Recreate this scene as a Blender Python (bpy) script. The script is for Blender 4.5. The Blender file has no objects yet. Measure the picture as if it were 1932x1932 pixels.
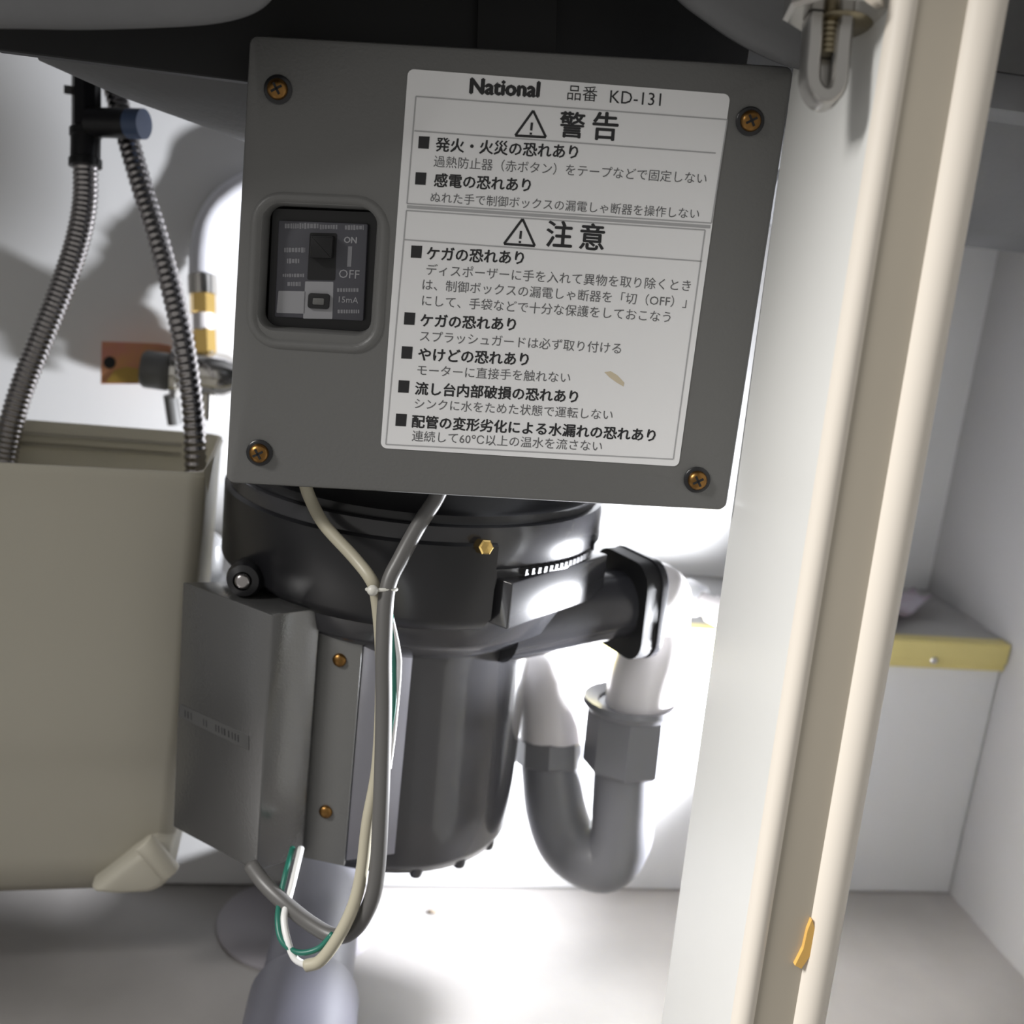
import bpy, bmesh, math, random
from mathutils import Vector as V, Matrix

random.seed(7)
C = bpy.context.scene.collection

# ------------------------------------------------------------------ camera, world, lights, exposure
S = 1932.0
F = 2200.0                                    # focal length in pixels of the 1932 frame
eD = V((-966, 8534, 2200)).normalized()       # world down, seen in camera axes (right, down, forward)
eY = V((-346, -606, 2200)); eY = (eY - eD * eY.dot(eD)).normalized()
eX = eD.cross(eY)
CAM = V((0, 0, 0.39))

def w(c):                                     # camera axes -> world axes
    return V((c.dot(eX), c.dot(eY), -c.dot(eD)))

def ray(px, py):
    return w(V((px - S / 2, py - S / 2, F)))

def at(px, py, z):                            # a photograph point at distance z along the view axis
    return CAM + ray(px, py) * (z / F)

def atY(px, py, Y):
    r = ray(px, py); return CAM + r * (Y / r.y)

def atZ(px, py, Z):
    r = ray(px, py); return CAM + r * ((Z - CAM.z) / r.z)

def atX(px, py, X):
    r = ray(px, py); return CAM + r * (X / r.x)

cd = bpy.data.cameras.new('camera'); cam = bpy.data.objects.new('camera', cd); C.objects.link(cam)
cr, cu, cf = w(V((1, 0, 0))), w(V((0, -1, 0))), w(V((0, 0, 1)))
cam.matrix_world = Matrix(((cr.x, cu.x, -cf.x, CAM.x), (cr.y, cu.y, -cf.y, CAM.y), (cr.z, cu.z, -cf.z, CAM.z), (0, 0, 0, 1)))
cd.sensor_width = 36; cd.lens = 36 * F / S; cd.clip_start = 0.01
cd.dof.use_dof = True; cd.dof.focus_distance = 0.43; cd.dof.aperture_fstop = 9.0
bpy.context.scene.camera = cam

sc = bpy.context.scene
sc.view_settings.view_transform = 'Standard'; sc.view_settings.look = 'None'
sc.view_settings.exposure = 0; sc.view_settings.gamma = 1; sc.view_settings.use_curve_mapping = False
wd = bpy.data.worlds.new('room_light'); sc.world = wd; wd.use_nodes = True
wd.node_tree.nodes['Background'].inputs[0].default_value = (1.0, 0.975, 0.93, 1)
wd.node_tree.nodes['Background'].inputs[1].default_value = 0.36

def lamp(kind, name, loc, aim, power, color=(1, 1, 1), **kw):
    ld = bpy.data.lights.new(name, kind); ld.energy = power; ld.color = color
    for k, v in kw.items(): setattr(ld, k, v)
    o = bpy.data.objects.new(name, ld); C.objects.link(o); o.location = loc
    o.rotation_euler = (V(aim) - V(loc)).to_track_quat('-Z', 'Y').to_euler()
    return o
lamp('AREA', 'kitchen_light', (-1.15, 0.08, 1.2), (0.17, 0.36, 0.25), 51, (1.0, 0.98, 0.95), size=0.5)
lamp('SPOT', 'torch', (0.285, 0.530, 0.155), (-0.25, 0.70, 0.29), 18.5, (0.93, 0.95, 1.0),
     spot_size=math.radians(142), spot_blend=0.7, shadow_soft_size=0.014)

# ------------------------------------------------------------------ materials
MATS = {}
def mat(name, col, rough=0.5, metal=0.0, bump=0.0, bscale=200, var=0.0, vscale=30, trans=0.0, coat=0.0, spec=0.5, sss=0.0, col2=None):
    m = bpy.data.materials.new(name); m.use_nodes = True
    nt = m.node_tree; b = nt.nodes['Principled BSDF']
    b.inputs['Base Color'].default_value = (*col, 1); b.inputs['Roughness'].default_value = rough
    b.inputs['Metallic'].default_value = metal; b.inputs['Transmission Weight'].default_value = trans
    b.inputs['Coat Weight'].default_value = coat; b.inputs['Specular IOR Level'].default_value = spec
    tc = nt.nodes.new('ShaderNodeTexCoord')
    if var or col2:
        n = nt.nodes.new('ShaderNodeTexNoise'); n.inputs['Scale'].default_value = vscale; n.inputs['Detail'].default_value = 5
        nt.links.new(tc.outputs['Object'], n.inputs['Vector'])
        r = nt.nodes.new('ShaderNodeValToRGB'); r.color_ramp.elements[0].position = 0.3; r.color_ramp.elements[1].position = 0.7
        c2 = col2 or tuple(c * (1 - var) for c in col)
        r.color_ramp.elements[0].color = (*c2, 1); r.color_ramp.elements[1].color = (*col, 1)
        nt.links.new(n.outputs['Fac'], r.inputs['Fac']); nt.links.new(r.outputs['Color'], b.inputs['Base Color'])
    if bump:
        n = nt.nodes.new('ShaderNodeTexNoise'); n.inputs['Scale'].default_value = bscale
        nt.links.new(tc.outputs['Object'], n.inputs['Vector'])
        bp = nt.nodes.new('ShaderNodeBump'); bp.inputs['Strength'].default_value = bump; bp.inputs['Distance'].default_value = 0.001
        nt.links.new(n.outputs['Fac'], bp.inputs['Height']); nt.links.new(bp.outputs['Normal'], b.inputs['Normal'])
    MATS[name] = m
    return m

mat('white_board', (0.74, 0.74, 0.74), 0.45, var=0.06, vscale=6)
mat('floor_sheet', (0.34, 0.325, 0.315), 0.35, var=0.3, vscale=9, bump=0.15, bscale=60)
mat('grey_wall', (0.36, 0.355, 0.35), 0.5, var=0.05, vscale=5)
mat('grey_paint', (0.145, 0.145, 0.142), 0.42, bump=0.12, bscale=900)
mat('grey_paint_light', (0.19, 0.195, 0.20), 0.3, bump=0.1, bscale=700)
mat('sink_coat', (0.165, 0.167, 0.174), 0.55, bump=0.25, bscale=250, var=0.12, vscale=25)
mat('black_plastic', (0.012, 0.012, 0.014), 0.3)
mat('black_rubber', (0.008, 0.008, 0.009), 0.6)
mat('charcoal_housing', (0.035, 0.035, 0.039), 0.2, coat=0.3)
mat('motor_shell', (0.05, 0.05, 0.055), 0.22, coat=0.6)
mat('terminal_paint', (0.175, 0.175, 0.175), 0.2, metal=0.7, bump=0.06, bscale=900)
mat('label_white', (0.82, 0.82, 0.83), 0.4)
mat('ink', (0.016, 0.016, 0.018), 0.6)
mat('ink_grey', (0.12, 0.12, 0.125), 0.6)
mat('rule_grey', (0.4, 0.4, 0.41), 0.6)
mat('breaker_face', (0.075, 0.075, 0.09), 0.45)
mat('breaker_light', (0.33, 0.33, 0.35), 0.5)
mat('breaker_print', (0.24, 0.24, 0.26), 0.5)
mat('brass_dark', (0.32, 0.17, 0.055), 0.32, metal=1.0, var=0.4, vscale=200)
mat('brass', (0.75, 0.52, 0.18), 0.22, metal=1.0)
mat('chrome', (0.66, 0.64, 0.61), 0.16, metal=1.0)
mat('steel_hose', (0.42, 0.40, 0.40), 0.2, metal=1.0)
mat('old_brass', (0.30, 0.26, 0.18), 0.3, metal=1.0)
mat('catch_steel', (0.42, 0.41, 0.395), 0.3, metal=0.9)
mat('cream_rubber', (0.78, 0.72, 0.64), 0.42)
mat('cream_edge', (0.50, 0.45, 0.37), 0.5, var=0.1, vscale=8)
mat('post_white', (0.76, 0.76, 0.74), 0.4, var=0.05, vscale=7)
mat('yellow_trim', (0.70, 0.60, 0.24), 0.4, var=0.12, vscale=15)
mat('amber_stain', (0.75, 0.45, 0.12), 0.4)
mat('pvc_white', (0.80, 0.77, 0.77), 0.3)
mat('pvc_grey', (0.20, 0.20, 0.215), 0.35)
mat('pvc_lavender', (0.085, 0.085, 0.105), 0.4)
mat('tank_plastic', (0.70, 0.67, 0.58), 0.4)
mat('blue_plastic', (0.08, 0.12, 0.22), 0.4)
mat('cable_grey', (0.11, 0.107, 0.104), 0.4)
mat('cable_beige', (0.42, 0.39, 0.30), 0.4)
mat('wire_white', (0.75, 0.75, 0.74), 0.4)
mat('wire_green', (0.015, 0.14, 0.10), 0.4)
mat('nylon', (0.62, 0.61, 0.56), 0.4)
mat('clear_plastic', (0.85, 0.86, 0.88), 0.15, trans=0.75)
mat('tag_orange', (0.62, 0.30, 0.10), 0.5, col2=(0.62, 0.22, 0.20), vscale=60)
mat('tag_mustard', (0.50, 0.32, 0.06), 0.5)

def translucent(name, k):                      # thin plastic that lets light through
    nt = MATS[name].node_tree; b = nt.nodes['Principled BSDF']; out = nt.nodes['Material Output']
    t = nt.nodes.new('ShaderNodeBsdfTranslucent'); t.inputs[0].default_value = b.inputs['Base Color'].default_value[:]
    m = nt.nodes.new('ShaderNodeMixShader'); m.inputs[0].default_value = k
    nt.links.new(b.outputs[0], m.inputs[1]); nt.links.new(t.outputs[0], m.inputs[2]); nt.links.new(m.outputs[0], out.inputs['Surface'])
translucent('tank_plastic', 0.4)

# ------------------------------------------------------------------ mesh helpers
def obj(name, bm, m, parent=None, smooth=None, **props):
    me = bpy.data.meshes.new(name)
    bmesh.ops.recalc_face_normals(bm, faces=bm.faces[:])
    bm.to_mesh(me); bm.free()
    if isinstance(m, str): m = MATS[m]
    me.materials.append(m)
    if smooth is not None:
        me.polygons.foreach_set('use_smooth', [True] * len(me.polygons))
        if smooth < 180: me.set_sharp_from_angle(angle=math.radians(smooth))
    o = bpy.data.objects.new(name, me); C.objects.link(o)
    if parent:
        o.parent = parent
        root = parent
        off = V((0, 0, 0))
        while root: off += root.location; root = root.parent
        me.transform(Matrix.Translation(-off))
    for k, v in props.items(): o[k] = v
    return o

def thing(name, label, cat, loc=(0, 0, 0), group=None):
    o = bpy.data.objects.new(name, None); C.objects.link(o); o.location = loc
    o.empty_display_size = 0.02; o['label'] = label; o['category'] = cat
    if group: o['group'] = group
    return o

def struct(name, bm, m, **k):
    return obj(name, bm, m, kind='structure', **k)

def NB(): return bmesh.new()

def bx(bm, a, b):
    x0, y0, z0 = a; x1, y1, z1 = b
    p = [bm.verts.new(q) for q in ((x0,y0,z0),(x1,y0,z0),(x1,y1,z0),(x0,y1,z0),(x0,y0,z1),(x1,y0,z1),(x1,y1,z1),(x0,y1,z1))]
    for f in ((0,3,2,1),(4,5,6,7),(0,1,5,4),(1,2,6,5),(2,3,7,6),(3,0,4,7)): bm.faces.new([p[i] for i in f])
    return bm

def bevel(bm, r, seg=2):
    bmesh.ops.recalc_face_normals(bm, faces=bm.faces[:])
    bmesh.ops.bevel(bm, geom=bm.edges[:], offset=r, segments=seg, affect='EDGES', profile=0.5, clamp_overlap=True)
    return bm

def loft(bm, loops, closed=True, caps=(True, True)):
    rows = [[bm.verts.new(p) for p in L] for L in loops]
    n = len(rows[0])
    for a, b in zip(rows, rows[1:]):
        for i in range(n if closed else n - 1):
            j = (i + 1) % n
            bm.faces.new((a[i], a[j], b[j], b[i]))
    if caps[0]: bm.faces.new(rows[0][::-1])
    if caps[1]: bm.faces.new(rows[-1])
    return rows

def smooth_path(pts, n=8):
    out = []
    P = [V(p) for p in pts]
    for i in range(len(P) - 1):
        p0 = P[i - 1] if i else P[0] * 2 - P[1]
        p1, p2 = P[i], P[i + 1]
        p3 = P[i + 2] if i + 2 < len(P) else P[-1] * 2 - P[-2]
        for k in range(n):
            t = k / n
            out.append(0.5 * ((2 * p1) + (p2 - p0) * t + (2 * p0 - 5 * p1 + 4 * p2 - p3) * t * t + (3 * p1 - p0 - 3 * p2 + p3) * t ** 3))
    out.append(P[-1])
    return out

def tube(bm, path, r, seg=14, caps=(True, True)):
    path = [V(p) for p in path]
    rad = r if callable(r) else (lambda i, t: r)
    t0 = (path[1] - path[0]).normalized()
    u = t0.orthogonal().normalized()
    loops = []
    n = len(path)
    for i, p in enumerate(path):
        t = (path[min(i + 1, n - 1)] - path[max(i - 1, 0)]).normalized()
        u = (u - t * u.dot(t)).normalized(); v = t.cross(u)
        R = rad(i, i / (n - 1))
        loops.append([p + (u * math.cos(k / seg * 2 * math.pi) + v * math.sin(k / seg * 2 * math.pi)) * R for k in range(seg)])
    loft(bm, loops, caps=caps)
    return bm

def resample(path, step):
    out = [path[0].copy()]; acc = 0
    for a, b in zip(path, path[1:]):
        L = (b - a).length; d = step - acc
        while d <= L:
            out.append(a + (b - a) * (d / L)); d += step
        acc = L - (d - step)
    return out

def lathe(bm, prof, o, axis=V((0, 0, 1)), seg=48, caps=(True, True), a0=0.0, a1=2 * math.pi):
    o = V(o); axis = V(axis).normalized()
    u = V((1, 0, 0)) - axis * axis.x
    if u.length < 1e-3: u = axis.orthogonal()
    u.normalize(); v = axis.cross(u)
    full = abs(a1 - a0 - 2 * math.pi) < 1e-6
    loops = []
    for r, h in prof:
        loops.append([o + axis * h + (u * math.cos(a0 + (a1 - a0) * k / seg) + v * math.sin(a0 + (a1 - a0) * k / seg)) * max(r, 1e-5) for k in range(seg if full else seg + 1)])
    loft(bm, loops, closed=full, caps=caps if full else (False, False))
    return bm

def frame(o, ex, up):
    ex = V(ex).normalized(); up = V(up); up = (up - ex * up.dot(ex)).normalized()
    return V(o), ex, up, ex.cross(up)          # normal = ex x up (towards the viewer for right/up seen from the front)

def rrect2(pts, r, n=5):
    """round the corners of a 2-D quad (list of 4) -> 4*(n+1) points"""
    out = []
    for i in range(4):
        p = V(pts[i]); a = V(pts[i - 1]); b = V(pts[(i + 1) % 4])
        da = (a - p).normalized(); db = (b - p).normalized()
        half = math.acos(max(-1, min(1, da.dot(db)))) / 2
        L = r / math.tan(half)
        c = p + (da + db).normalized() * (r / math.sin(half))
        s = p + da * L - c; e = p + db * L - c
        a0 = math.atan2(s.y, s.x); a1 = math.atan2(e.y, e.x)
        d = a1 - a0
        while d > math.pi: d -= 2 * math.pi
        while d < -math.pi: d += 2 * math.pi
        for k in range(n + 1):
            t = a0 + d * k / n
            out.append(c + V((math.cos(t), math.sin(t))) * r)
    return out

def inset2(pts, d):
    n = len(pts); out = []
    ar = sum(pts[i].x * pts[(i + 1) % n].y - pts[(i + 1) % n].x * pts[i].y for i in range(n))
    sg = 1 if ar > 0 else -1
    for i in range(n):
        e = (pts[(i + 1) % n] - pts[i - 1]).normalized()
        out.append(pts[i] + V((-e.y, e.x)) * d * sg)
    return out

class Face:
    """a flat face in space: photograph points fall on its plane, then move out along its normal"""
    def __init__(s, o, ex, up):
        s.o, s.ex, s.up, s.n = frame(o, ex, up)
        if s.n.dot(CAM - s.o) < 0: s.n = -s.n
    def px(s, x, y):
        r = ray(x, y); t = (s.o - CAM).dot(s.n) / r.dot(s.n)
        p = CAM + r * t - s.o
        return V((p.dot(s.ex), p.dot(s.up)))
    def p3(s, q, d=0.0): return s.o + s.ex * q[0] + s.up * q[1] + s.n * d
    def loop(s, pts, d): return [s.p3(q, d) for q in pts]
    def quad(s, pxs, r=0.001, n=4): return rrect2([s.px(*p) for p in pxs], r, n)
    def slab(s, bm, pts, d0, d1, bev=0.0):
        L = [s.loop(pts, d0)]
        if bev:
            L += [s.loop(pts, d1 - bev), s.loop(inset2(pts, bev * 0.3), d1 - bev * 0.3), s.loop(inset2(pts, bev), d1)]
        else: L.append(s.loop(pts, d1))
        loft(bm, L); return bm

# ------------------------------------------------------------------ the cabinet
YB, YL, XR, XL, ZL = 0.704, 0.606, 0.421, -0.48, 0.172
struct('floor', bx(NB(), (XL, 0.30, -0.018), (XR, YB, 0)), 'floor_sheet')
struct('wall_back', bx(NB(), (XL, YB, -0.018), (XR, YB + 0.018, 0.60)), 'white_board')
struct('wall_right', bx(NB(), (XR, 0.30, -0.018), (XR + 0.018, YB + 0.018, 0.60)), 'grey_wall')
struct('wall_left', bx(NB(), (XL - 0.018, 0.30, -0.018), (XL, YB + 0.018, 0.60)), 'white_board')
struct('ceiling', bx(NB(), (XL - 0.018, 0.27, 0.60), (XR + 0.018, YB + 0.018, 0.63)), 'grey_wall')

struct('shading_rail', bx(NB(), (XL, 0.312, 0.545), (XR, 0.334, 0.60)), 'white_board')  # unseen front rail, added to keep room light off the upper interior

# pipe ledge along the back
lg = thing('pipe_ledge', 'white boxed ledge along the cabinet back with a yellow edge strip', 'ledge', (0, YL, 0))
obj('ledge_front', bevel(bx(NB(), (XL, YL, 0.0005), (XR - 0.0005, YL + 0.012, ZL - 0.0175)), 0.0008), 'white_board', lg)
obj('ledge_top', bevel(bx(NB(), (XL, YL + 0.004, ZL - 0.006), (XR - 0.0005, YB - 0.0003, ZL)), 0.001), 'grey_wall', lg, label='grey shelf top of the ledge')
bm = NB()
bx(bm, (XL, YL - 0.006, ZL - 0.0125), (XR - 0.0006, YL + 0.004, ZL + 0.0005)); bevel(bm, 0.0008)
st = obj('edge_strip', bm, 'yellow_trim', lg, label='yellow edge strip')
bm = NB(); bx(bm, (XL, YL - 0.0042, ZL - 0.0175), (XR - 0.0006, YL + 0.003, ZL - 0.0125)); bevel(bm, 0.0008)
obj('strip_lip', bm, 'yellow_trim', st)
p = atY(1762, 1246, YL - 0.006)
bm = NB(); lathe(bm, [(0.0024, 0), (0.0024, 0.0006), (0.0015, 0.0014), (0.0001, 0.0016)], p, V((0, -1, 0)), 16)
obj('screw', bm, 'chrome', st, 60, label='small silver screw')

# front post with two door seals
PX0, PX1, PY0, PY1 = 0.160, 0.1945, 0.335, 0.408
po = thing('cabinet_post', 'white cabinet post with two rounded cream seals on its front edge', 'post', (0.18, 0.37, 0))
obj('post_panel', bevel(bx(NB(), (PX0, PY0 + 0.004, 0.0005), (PX1, PY1, 0.5995)), 0.0008), 'post_white', po)
obj('front_edge', bevel(bx(NB(), (PX0 + 0.0055, PY0 + 0.0005, 0.0006), (PX1 - 0.004, PY0 + 0.0042, 0.5993)), 0.0008), 'cream_edge', po, label='beige front edge of the post')
def seal(x0, x1):
    prof = []
    n = 12
    for k in range(n + 1):
        a = math.pi * k / n
        prof.append(V(((x0 + x1) / 2 - math.cos(a) * (x1 - x0) / 2, PY0 + 0.004 - math.sin(a) * (x1 - x0) * 0.55)))
    bm = NB()
    loft(bm, [[V((q.x, q.y, z)) for q in prof] for z in (0.0006, 0.2, 0.4, 0.5992)])
    return bm
obj('door_seal', seal(PX0 - 0.0004, PX0 + 0.0082), 'cream_rubber', po, 50)
s2 = obj('door_seal', seal(PX1 - 0.0135, PX1 + 0.0004), 'cream_rubber', po, 50)
bm = NB()
pts = [(1532, 1735), (1540, 1760), (1531, 1800), (1512, 1828), (1500, 1822), (1516, 1790), (1524, 1755)]
loft(bm, [[atY(x, y, PY0 - 0.0012) + V((0, d, 0)) for x, y in pts] for d in (0.004, 0)])
for o_ in po.children:                          # the post leans a little
    for v_ in o_.data.vertices: v_.co.x -= (v_.co.z - 0.20) * 0.024
obj('glue_stain', bm, 'amber_stain', s2, label='amber stain on the right seal')

# ------------------------------------------------------------------ sink above
AX, AY = 0.051, 0.529
sk = thing('sink', 'grey coated underside of the kitchen sink hanging over everything', 'sink', (AX, AY, 0.45))
bm = NB()
lathe(bm, [(0.05, 0.408), (0.075, 0.4055), (0.089, 0.4065), (0.101, 0.4095), (0.138, 0.418), (0.17, 0.428), (0.173, 0.436), (0.138, 0.43), (0.1, 0.42), (0.05, 0.416)], (AX, AY, 0), seg=64, caps=(False, False))
for q in bm.verts:
    if q.co.y < AY: q.co.y = AY + (q.co.y - AY) * 0.36
obj('bowl_bottom', bm, 'sink_coat', sk, 60)
bm = NB()                                      # the tray above the funnel
bx(bm, (XL + 0.06, 0.475, 0.452), (0.40, 0.69, 0.468)); bevel(bm, 0.004)
obj('sink_tray', bm, 'sink_coat', sk, 40)
bm = NB(); bx(bm, (-0.12, 0.462, 0.425), (0.156, 0.474, 0.545)); bevel(bm, 0.0006)  # black panel added in place of the deep shade above the control box
obj('dark_shade_panel', bm, 'black_rubber', sk, label='black panel added as the deep shade under the sink')
# the front wall of the bowl with its rolled lower edge, arched over the control box
edge = [(-330, 52), (0, 51), (150, 53), (300, 49), (400, 42), (465, 27), (505, 2), (530, -40), (545, -90), (1230, -90), (1262, -40), (1300, 4), (1350, 42), (1400, 76), (1450, 103), (1500, 124), (1560, 140), (1640, 150)]
path = smooth_path([atY(x, y, 0.398) for x, y in edge], 5)
bm = NB(); top = 0.53
rows = []
for q in path:
    rows.append([V((q.x, 0.398 + 0.004 + dy, z)) for dy, z in ((-0.004, top), (-0.004, q.z + 0.008), (-0.0032, q.z + 0.003), (0, q.z), (0.006, q.z + 0.001), (0.012, q.z + 0.008), (0.012, top))])
loft(bm, rows)
obj('front_wall', bm, 'sink_coat', sk, 70)
# second, shallower part over the right-hand bay
bm = NB()
zz = atY(1880, 472, 0.60).z
prof = [(0.50, 0.462), (0.515, 0.448), (0.54, 0.43), (0.575, zz + 0.008), (0.60, zz), (0.615, zz + 0.004), (0.64, 0.45), (0.64, 0.462)]
loft(bm, [[V((x, y, z)) for y, z in prof] for x in (0.212, 0.30, 0.418)])
obj('side_bowl', bm, 'sink_coat', sk, 70)

# ------------------------------------------------------------------ control box
TL, TR, BR, BL = at(470, 65, .400), at(1500, 125, .400), at(1370, 965, .436), at(425, 912, .436)
ctr = (TL + TR + BR + BL) / 4
FB = Face(ctr, (TR - TL) + (BR - BL), (TL - BL) + (TR - BR))
cb = thing('control_box', 'grey metal switch box with a white warning label and brass corner screws', 'control box', ctr - FB.n * 0.04)
outer = FB.quad([(470, 65), (1500, 125), (1370, 965), (425, 912)], 0.0032, 6)
hole = FB.quad([(496, 381), (716, 391), (701, 636), (484, 622)], 0.006, 6)
bm = NB()
rows = [FB.loop(outer, -0.034), FB.loop(outer, -0.0016), FB.loop(inset2(outer, 0.0005), -0.0005), FB.loop(inset2(outer, 0.0016), 0)]
rows += [FB.loop(hole, 0), FB.loop(inset2(hole, 0.0006), -0.0009), FB.loop(inset2(hole, 0.0010), -0.009)]
loft(bm, rows, caps=(True, False))
cov = obj('box_cover', bm, 'grey_paint', cb, 40)
bm = NB()                                      # raised bead round the switch opening
r1 = FB.quad([(478, 362), (735, 374), (718, 668), (465, 652)], 0.011, 6)
loft(bm, [FB.loop(inset2(r1, i), d) for i, d in ((-0.0008, -0.0003), (0.0003, 0.0009), (0.0013, 0.0012), (0.0022, 0.0009), (0.0032, -0.0003))], caps=(False, False))
obj('opening_bead', bm, 'grey_paint', cov, 80)
bm = NB()                                      # mounting plate behind the box; wider right edge stands in for shade
q = FB.quad([(475, 300), (1466, 412), (1392, 905), (440, 880)], 0.002, 3)
FB.slab(bm, q, -0.038, -0.0342)
obj('mounting_plate', bm, 'grey_paint_light', cb)
bm = NB()                                      # strap up to the sink
q = FB.quad([(900, -250), (1060, -250), (1050, 180), (890, 180)], 0.001, 3)
FB.slab(bm, q, -0.0345, -0.0325)
obj('hanger_strap', bm, 'black_rubber', cb)
# circuit breaker in the opening
brk = obj('breaker', FB.slab(NB(), FB.quad([(504, 392), (712, 400), (698, 630), (494, 618)], 0.002, 3), -0.014, -0.0095), 'black_plastic', cb, label='dark circuit breaker with a black rocker')
DF = -0.0060
bm = FB.slab(NB(), FB.quad([(519, 415), (690, 422), (681, 608), (511, 600)], 0.0006, 3), -0.0095, DF, 0.0004)
obj('breaker_face', bm, 'breaker_face', brk, 40)
bm = FB.slab(NB(), FB.quad([(579, 439), (631, 440), (627, 530), (574, 529)], 0.0006, 3), DF - 0.001, DF + 0.0002)
obj('rocker_slot', bm, 'black_rubber', brk)
bm = NB()
q = FB.quad([(584, 444), (627, 445), (624, 488), (581, 487)], 0.0005, 3)
FB.slab(bm, q, DF, DF + 0.004, 0.0006)
obj('rocker', bm, 'black_rubber', brk, 40)
bm = NB()
for qd in ([(570, 532), (624, 533), (622, 604), (566, 603)], [(519, 550), (571, 551), (569, 594), (515, 592)]):
    FB.slab(bm, FB.quad(qd, 0.0003, 2), DF - 0.0005, DF + 0.00008)
obj('test_patch', bm, 'breaker_light', brk, label='pale grey patch round the test button')
bm = FB.slab(NB(), FB.quad([(577, 554), (618, 556), (616, 585), (575, 583)], 0.001, 3), DF, DF + 0.0012, 0.0003)
bt = obj('button_collar', bm, 'black_plastic', brk, 40)
bm = FB.slab(NB(), FB.quad([(586, 563), (608, 564), (607, 577), (585, 576)], 0.0005, 3), DF + 0.001, DF + 0.0017, 0.0003)
obj('test_button', bm, 'grey_paint', brk, 40)
# print on the breaker that is too worn to read: short pale strokes
bm = NB()
for (x0, y0, x1, y1) in ((531, 420, 596, 432), (598, 423, 632, 433), (646, 424, 682, 434),
                         (530, 467, 570, 477), (535, 488, 560, 498), (527, 517, 568, 524), (536, 532, 562, 542)):
    x = x0
    while x < x1 - 1:
        ww = random.uniform(2.5, 5.5); hh = random.uniform(0.7, 1.0) * (y1 - y0)
        FB.slab(bm, [FB.px(x, y0 + (y1 - y0 - hh) / 2), FB.px(min(x + ww, x1), y0 + (y1 - y0 - hh) / 2), FB.px(min(x + ww, x1), y1 - (y1 - y0 - hh) / 2), FB.px(x, y1 - (y1 - y0 - hh) / 2)], DF, DF + 0.00008)
        x += ww + 1.3
for (x0, y0, x1, y1) in ((631, 545, 674, 552), (632, 586, 672, 593)):
    x = x0
    while x < x1 - 1:
        ww = random.uniform(2.5, 4.5)
        FB.slab(bm, [FB.px(x, y0), FB.px(x + ww, y0), FB.px(x + ww, y1), FB.px(x, y1)], DF, DF + 0.00008); x += ww + 1.5
for (x0, y0, x1, y1) in ((652, 465, 660, 504),):
    FB.slab(bm, [FB.px(x0, y0), FB.px(x1, y0), FB.px(x1 - 2, y1), FB.px(x0 - 2, y1)], DF, DF + 0.0001)
obj('worn_print', bm, 'breaker_print', brk, kind='stuff')

def text_mesh(bm, body, face, p0, p1, d, bold=0.0):
    if bold:                                   # heavier letters: the same line printed again a hair to each side
        k = bold * 60
        for i, (sx, sy) in enumerate(((-1, 0), (1, 0), (0, -0.8), (0, 0.8))):
            text_mesh(bm, body, face, (p0[0] + sx * k, p0[1] + sy * k), (p1[0] + sx * k, p1[1] + sy * k), d + i * 1e-6)
        return
    """set one line of lettering on a face, baseline from photograph point p0 to p1"""
    cu_ = bpy.data.curves.new('t', 'FONT'); cu_.body = body; cu_.size = 1; cu_.resolution_u = 2
    o = bpy.data.objects.new('t', cu_); C.objects.link(o)
    dg = bpy.context.evaluated_depsgraph_get(); dg.update()
    me = bpy.data.meshes.new_from_object(o.evaluated_get(dg))
    bpy.data.objects.remove(o); bpy.data.curves.remove(cu_)
    if not me.vertices: return
    xs = [v.co.x for v in me.vertices]
    a, b = face.px(*p0), face.px(*p1)
    ln = (b - a).length; ex = (b - a) / ln
    sc_ = ln / (max(xs) - min(xs)); x0 = min(xs)
    lean = face.px(p0[0], p0[1]) - face.px(p0[0] - 7.5, p0[1] + 100)
    up = lean.normalized()
    vs = [bm.verts.new(face.p3(a + ex * ((v.co.x - x0) * sc_) + up * (v.co.y * sc_), d)) for v in me.vertices]
    for pg in me.polygons:
        try: bm.faces.new([vs[i] for i in pg.vertices])
        except ValueError: pass
    bpy.data.meshes.remove(me)

bm = NB()
text_mesh(bm, 'ON', FB, (644, 458), (668, 459), DF + 0.0001, 0.01)
text_mesh(bm, 'OFF', FB, (634, 525), (673, 527), DF + 0.0001)
text_mesh(bm, '15mA', FB, (634, 572), (671, 574), DF + 0.0001)
obj('breaker_lettering', bm, 'breaker_light', brk)

# warning label
lab = obj('warning_label', FB.slab(NB(), FB.quad([(770, 130), (1378, 178), (1280, 880), (718, 845)], 0.0022, 5), -0.0004, 0.0003), 'label_white', cb, label='white warning label with black Japanese text')
DL = 0.0004
bm = NB()
text_mesh(bm, 'National', FB, (887, 176), (1016, 183), DL, 0.035)
text_mesh(bm, '品番', FB, (1070, 186), (1126, 190), DL)
text_mesh(bm, 'KD-131', FB, (1150, 194), (1246, 200), DL)
obj('maker_line', bm, 'ink', lab)
for ch_, a_, b_ in (('警', (1055, 254), (1101, 257)), ('告', (1117, 258), (1164, 261)), ('注', (1030, 461), (1078, 464)), ('意', (1093, 466), (1138, 469))):
    bm = NB(); text_mesh(bm, ch_, FB, a_, b_, DL, 0.02); obj('heading_character', bm, 'ink', lab)
def stroke(bm, a, b, wd_, d=DL, face=FB):
    A, B = face.px(*a), face.px(*b)
    n = (B - A).normalized(); n = V((-n.y, n.x)) * wd_ / 2
    vs = [bm.verts.new(face.p3(q, d)) for q in (A - n, B - n, B + n, A + n)]
    bm.faces.new(vs)
PXM = 0.4 / F * 1.03
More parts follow.
